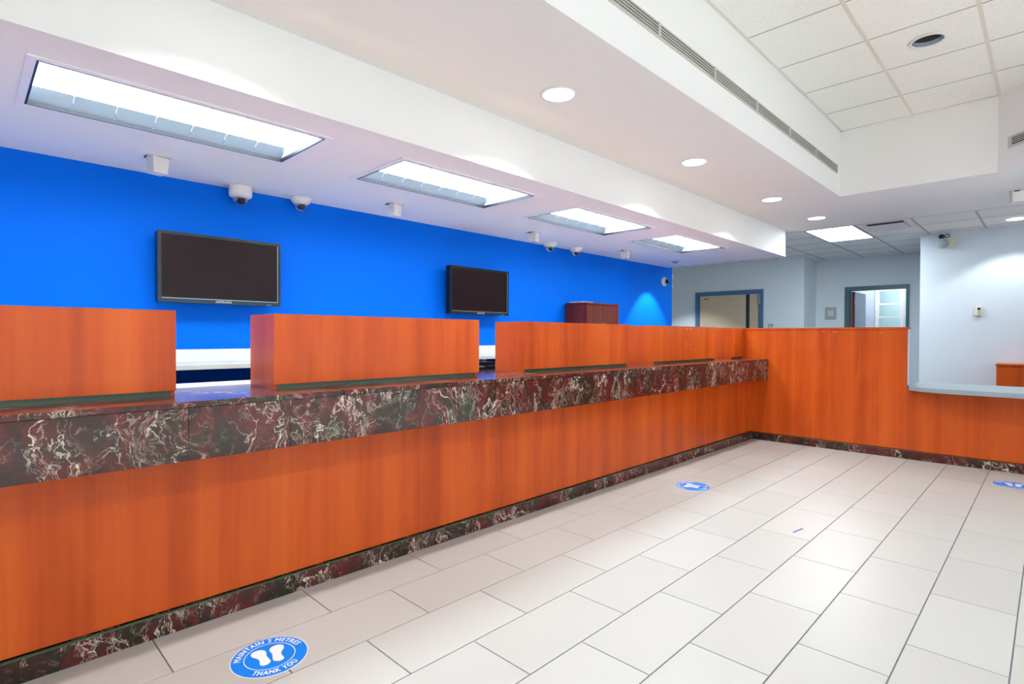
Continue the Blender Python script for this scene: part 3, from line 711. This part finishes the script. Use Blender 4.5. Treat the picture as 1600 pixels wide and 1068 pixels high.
# ================================================================== FLOOR DECALS
def arc_text(txt, R_, size, up_side, bold, span):
    # bold strokes: three slightly shifted layers of the regular face
    base = text_mesh(txt, size, 0.0, .08)
    xa_ = min(v.co.x for v in base.vertices); xb_ = max(v.co.x for v in base.vertices); k_ = math.radians(span)*R_/(xb_-xa_)
    vv, ff = [], []
    for dx, dy, dz in ((-bold, 0, 0), (bold, 0, .00008), (0, bold*.8, .00016), (0, -bold*.8, .00024)):
        n0 = len(vv)
        for v in base.vertices:
            x, y = (v.co.x-(xa_+xb_)/2)*k_+dx, v.co.y+dy
            if up_side: a = math.pi/2 - x/R_; r = R_+y
            else: a = -math.pi/2 + x/R_; r = R_-y
            vv.append((r*math.cos(a), r*math.sin(a), dz))
        ff += [tuple(n0+q for q in p_.vertices) for p_ in base.polygons]
    me = bpy.data.meshes.new('lettering'); me.from_pydata(vv, [], ff); me.update(); return me
def ring_pts(r, n=64): return [(r*math.cos(2*math.pi*k/n), r*math.sin(2*math.pi*k/n)) for k in range(n)]
def foot(side):
    raw = [(.012, -.052), (.026, -.050), (.031, -.036), (.026, -.014), (.030, .006), (.042, .024), (.044, .044), (.034, .058), (.018, .060), (.004, .050), (.000, .030), (.005, .008), (.001, -.016), (-.002, -.038)]
    pts = [Vector((x+.004, y)) for x, y in raw]
    for _ in range(2):
        q = []
        for k in range(len(pts)):
            a, b = pts[k], pts[(k+1) % len(pts)]; q += [a*.75+b*.25, a*.25+b*.75]
        pts = q
    return [(side*p_.x*1.22, p_.y*1.04) for p_ in pts]
mesh_cache = {}
def decal(x, y, deg, label):
    R_ = .130; t = thing('floor_decal', label, 'floor sticker', (x, y, 0), 'round blue distancing stickers'); t.rotation_euler = (0, 0, math.radians(deg-90))
    def add(name, key, fn, z, mat):
        if key not in mesh_cache: mesh_cache[key] = fn(); mesh_cache[key].materials.append(M_[mat])
        o = bpy.data.objects.new(name, mesh_cache[key]); C.objects.link(o); o.parent = t; o.location = (0, 0, z); return o
    def disc(r0, r1, h):
        def f():
            bm = bmesh.new(); n = 64
            if r0 == 0:
                lo = [bm.verts.new((a, b, -h)) for a, b in ring_pts(r1)]; hi = [bm.verts.new((a, b, 0)) for a, b in ring_pts(r1)]
                bm.faces.new(hi)
                for k in range(n): bm.faces.new((lo[k], lo[(k+1) % n], hi[(k+1) % n], hi[k]))
            else:
                lo = [bm.verts.new((a, b, 0)) for a, b in ring_pts(r0)]; hi = [bm.verts.new((a, b, 0)) for a, b in ring_pts(r1)]
                for k in range(n): bm.faces.new((lo[k], hi[k], hi[(k+1) % n], lo[(k+1) % n]))
            return finish(bm, 'disc')
        return f
    def flat(pts):
        def f():
            bm = bmesh.new(); bm.faces.new([bm.verts.new((a, b, 0)) for a, b in pts]); me = finish(bm, 'flat'); me.flip_normals() if me.polygons[0].normal.z < 0 else None; return me
        return f
    add('vinyl_border', 'bd', disc(0, R_+.003, .0006), .0008, 'decalw')
    add('vinyl_disc', 'di', disc(0, R_, .0004), .0011, 'decal')
    add('white_ring', 'ri', disc(.0855, .0885, 0), .0013, 'decalw')
    add('footprint', 'fl', flat(foot(-1)), .0013, 'decalw'); add('footprint', 'fr', flat(foot(1)), .0013, 'decalw')
    add('lettering', 't1', lambda: arc_text('MAINTAIN 2 METRES', .1085, .033, True, .0009, 156), .0013, 'decalw')
    add('lettering', 't2', lambda: arc_text('THANK YOU', .1085, .033, False, .0009, 84), .0013, 'decalw')
decal(.808, 2.054, 80, 'round blue keep distance sticker with white footprints by the marble base, away from the partition')
decal(4.106, 2.03, 100, 'round blue keep distance sticker by the teller counter, towards the tall partition')
decal(5.985, .215, 5, 'round blue keep distance sticker in front of the grey service top')
tp = box('tape_scrap', -.058, .058, -.006, .006, 0.0002, .0012, 'tape'); tp.location = (3.626, 1.105, .0008); tp.rotation_euler = (0, 0, math.radians(-9))
tag(tp, 'short scrap of blue tape stuck on the floor tiles', 'tape')
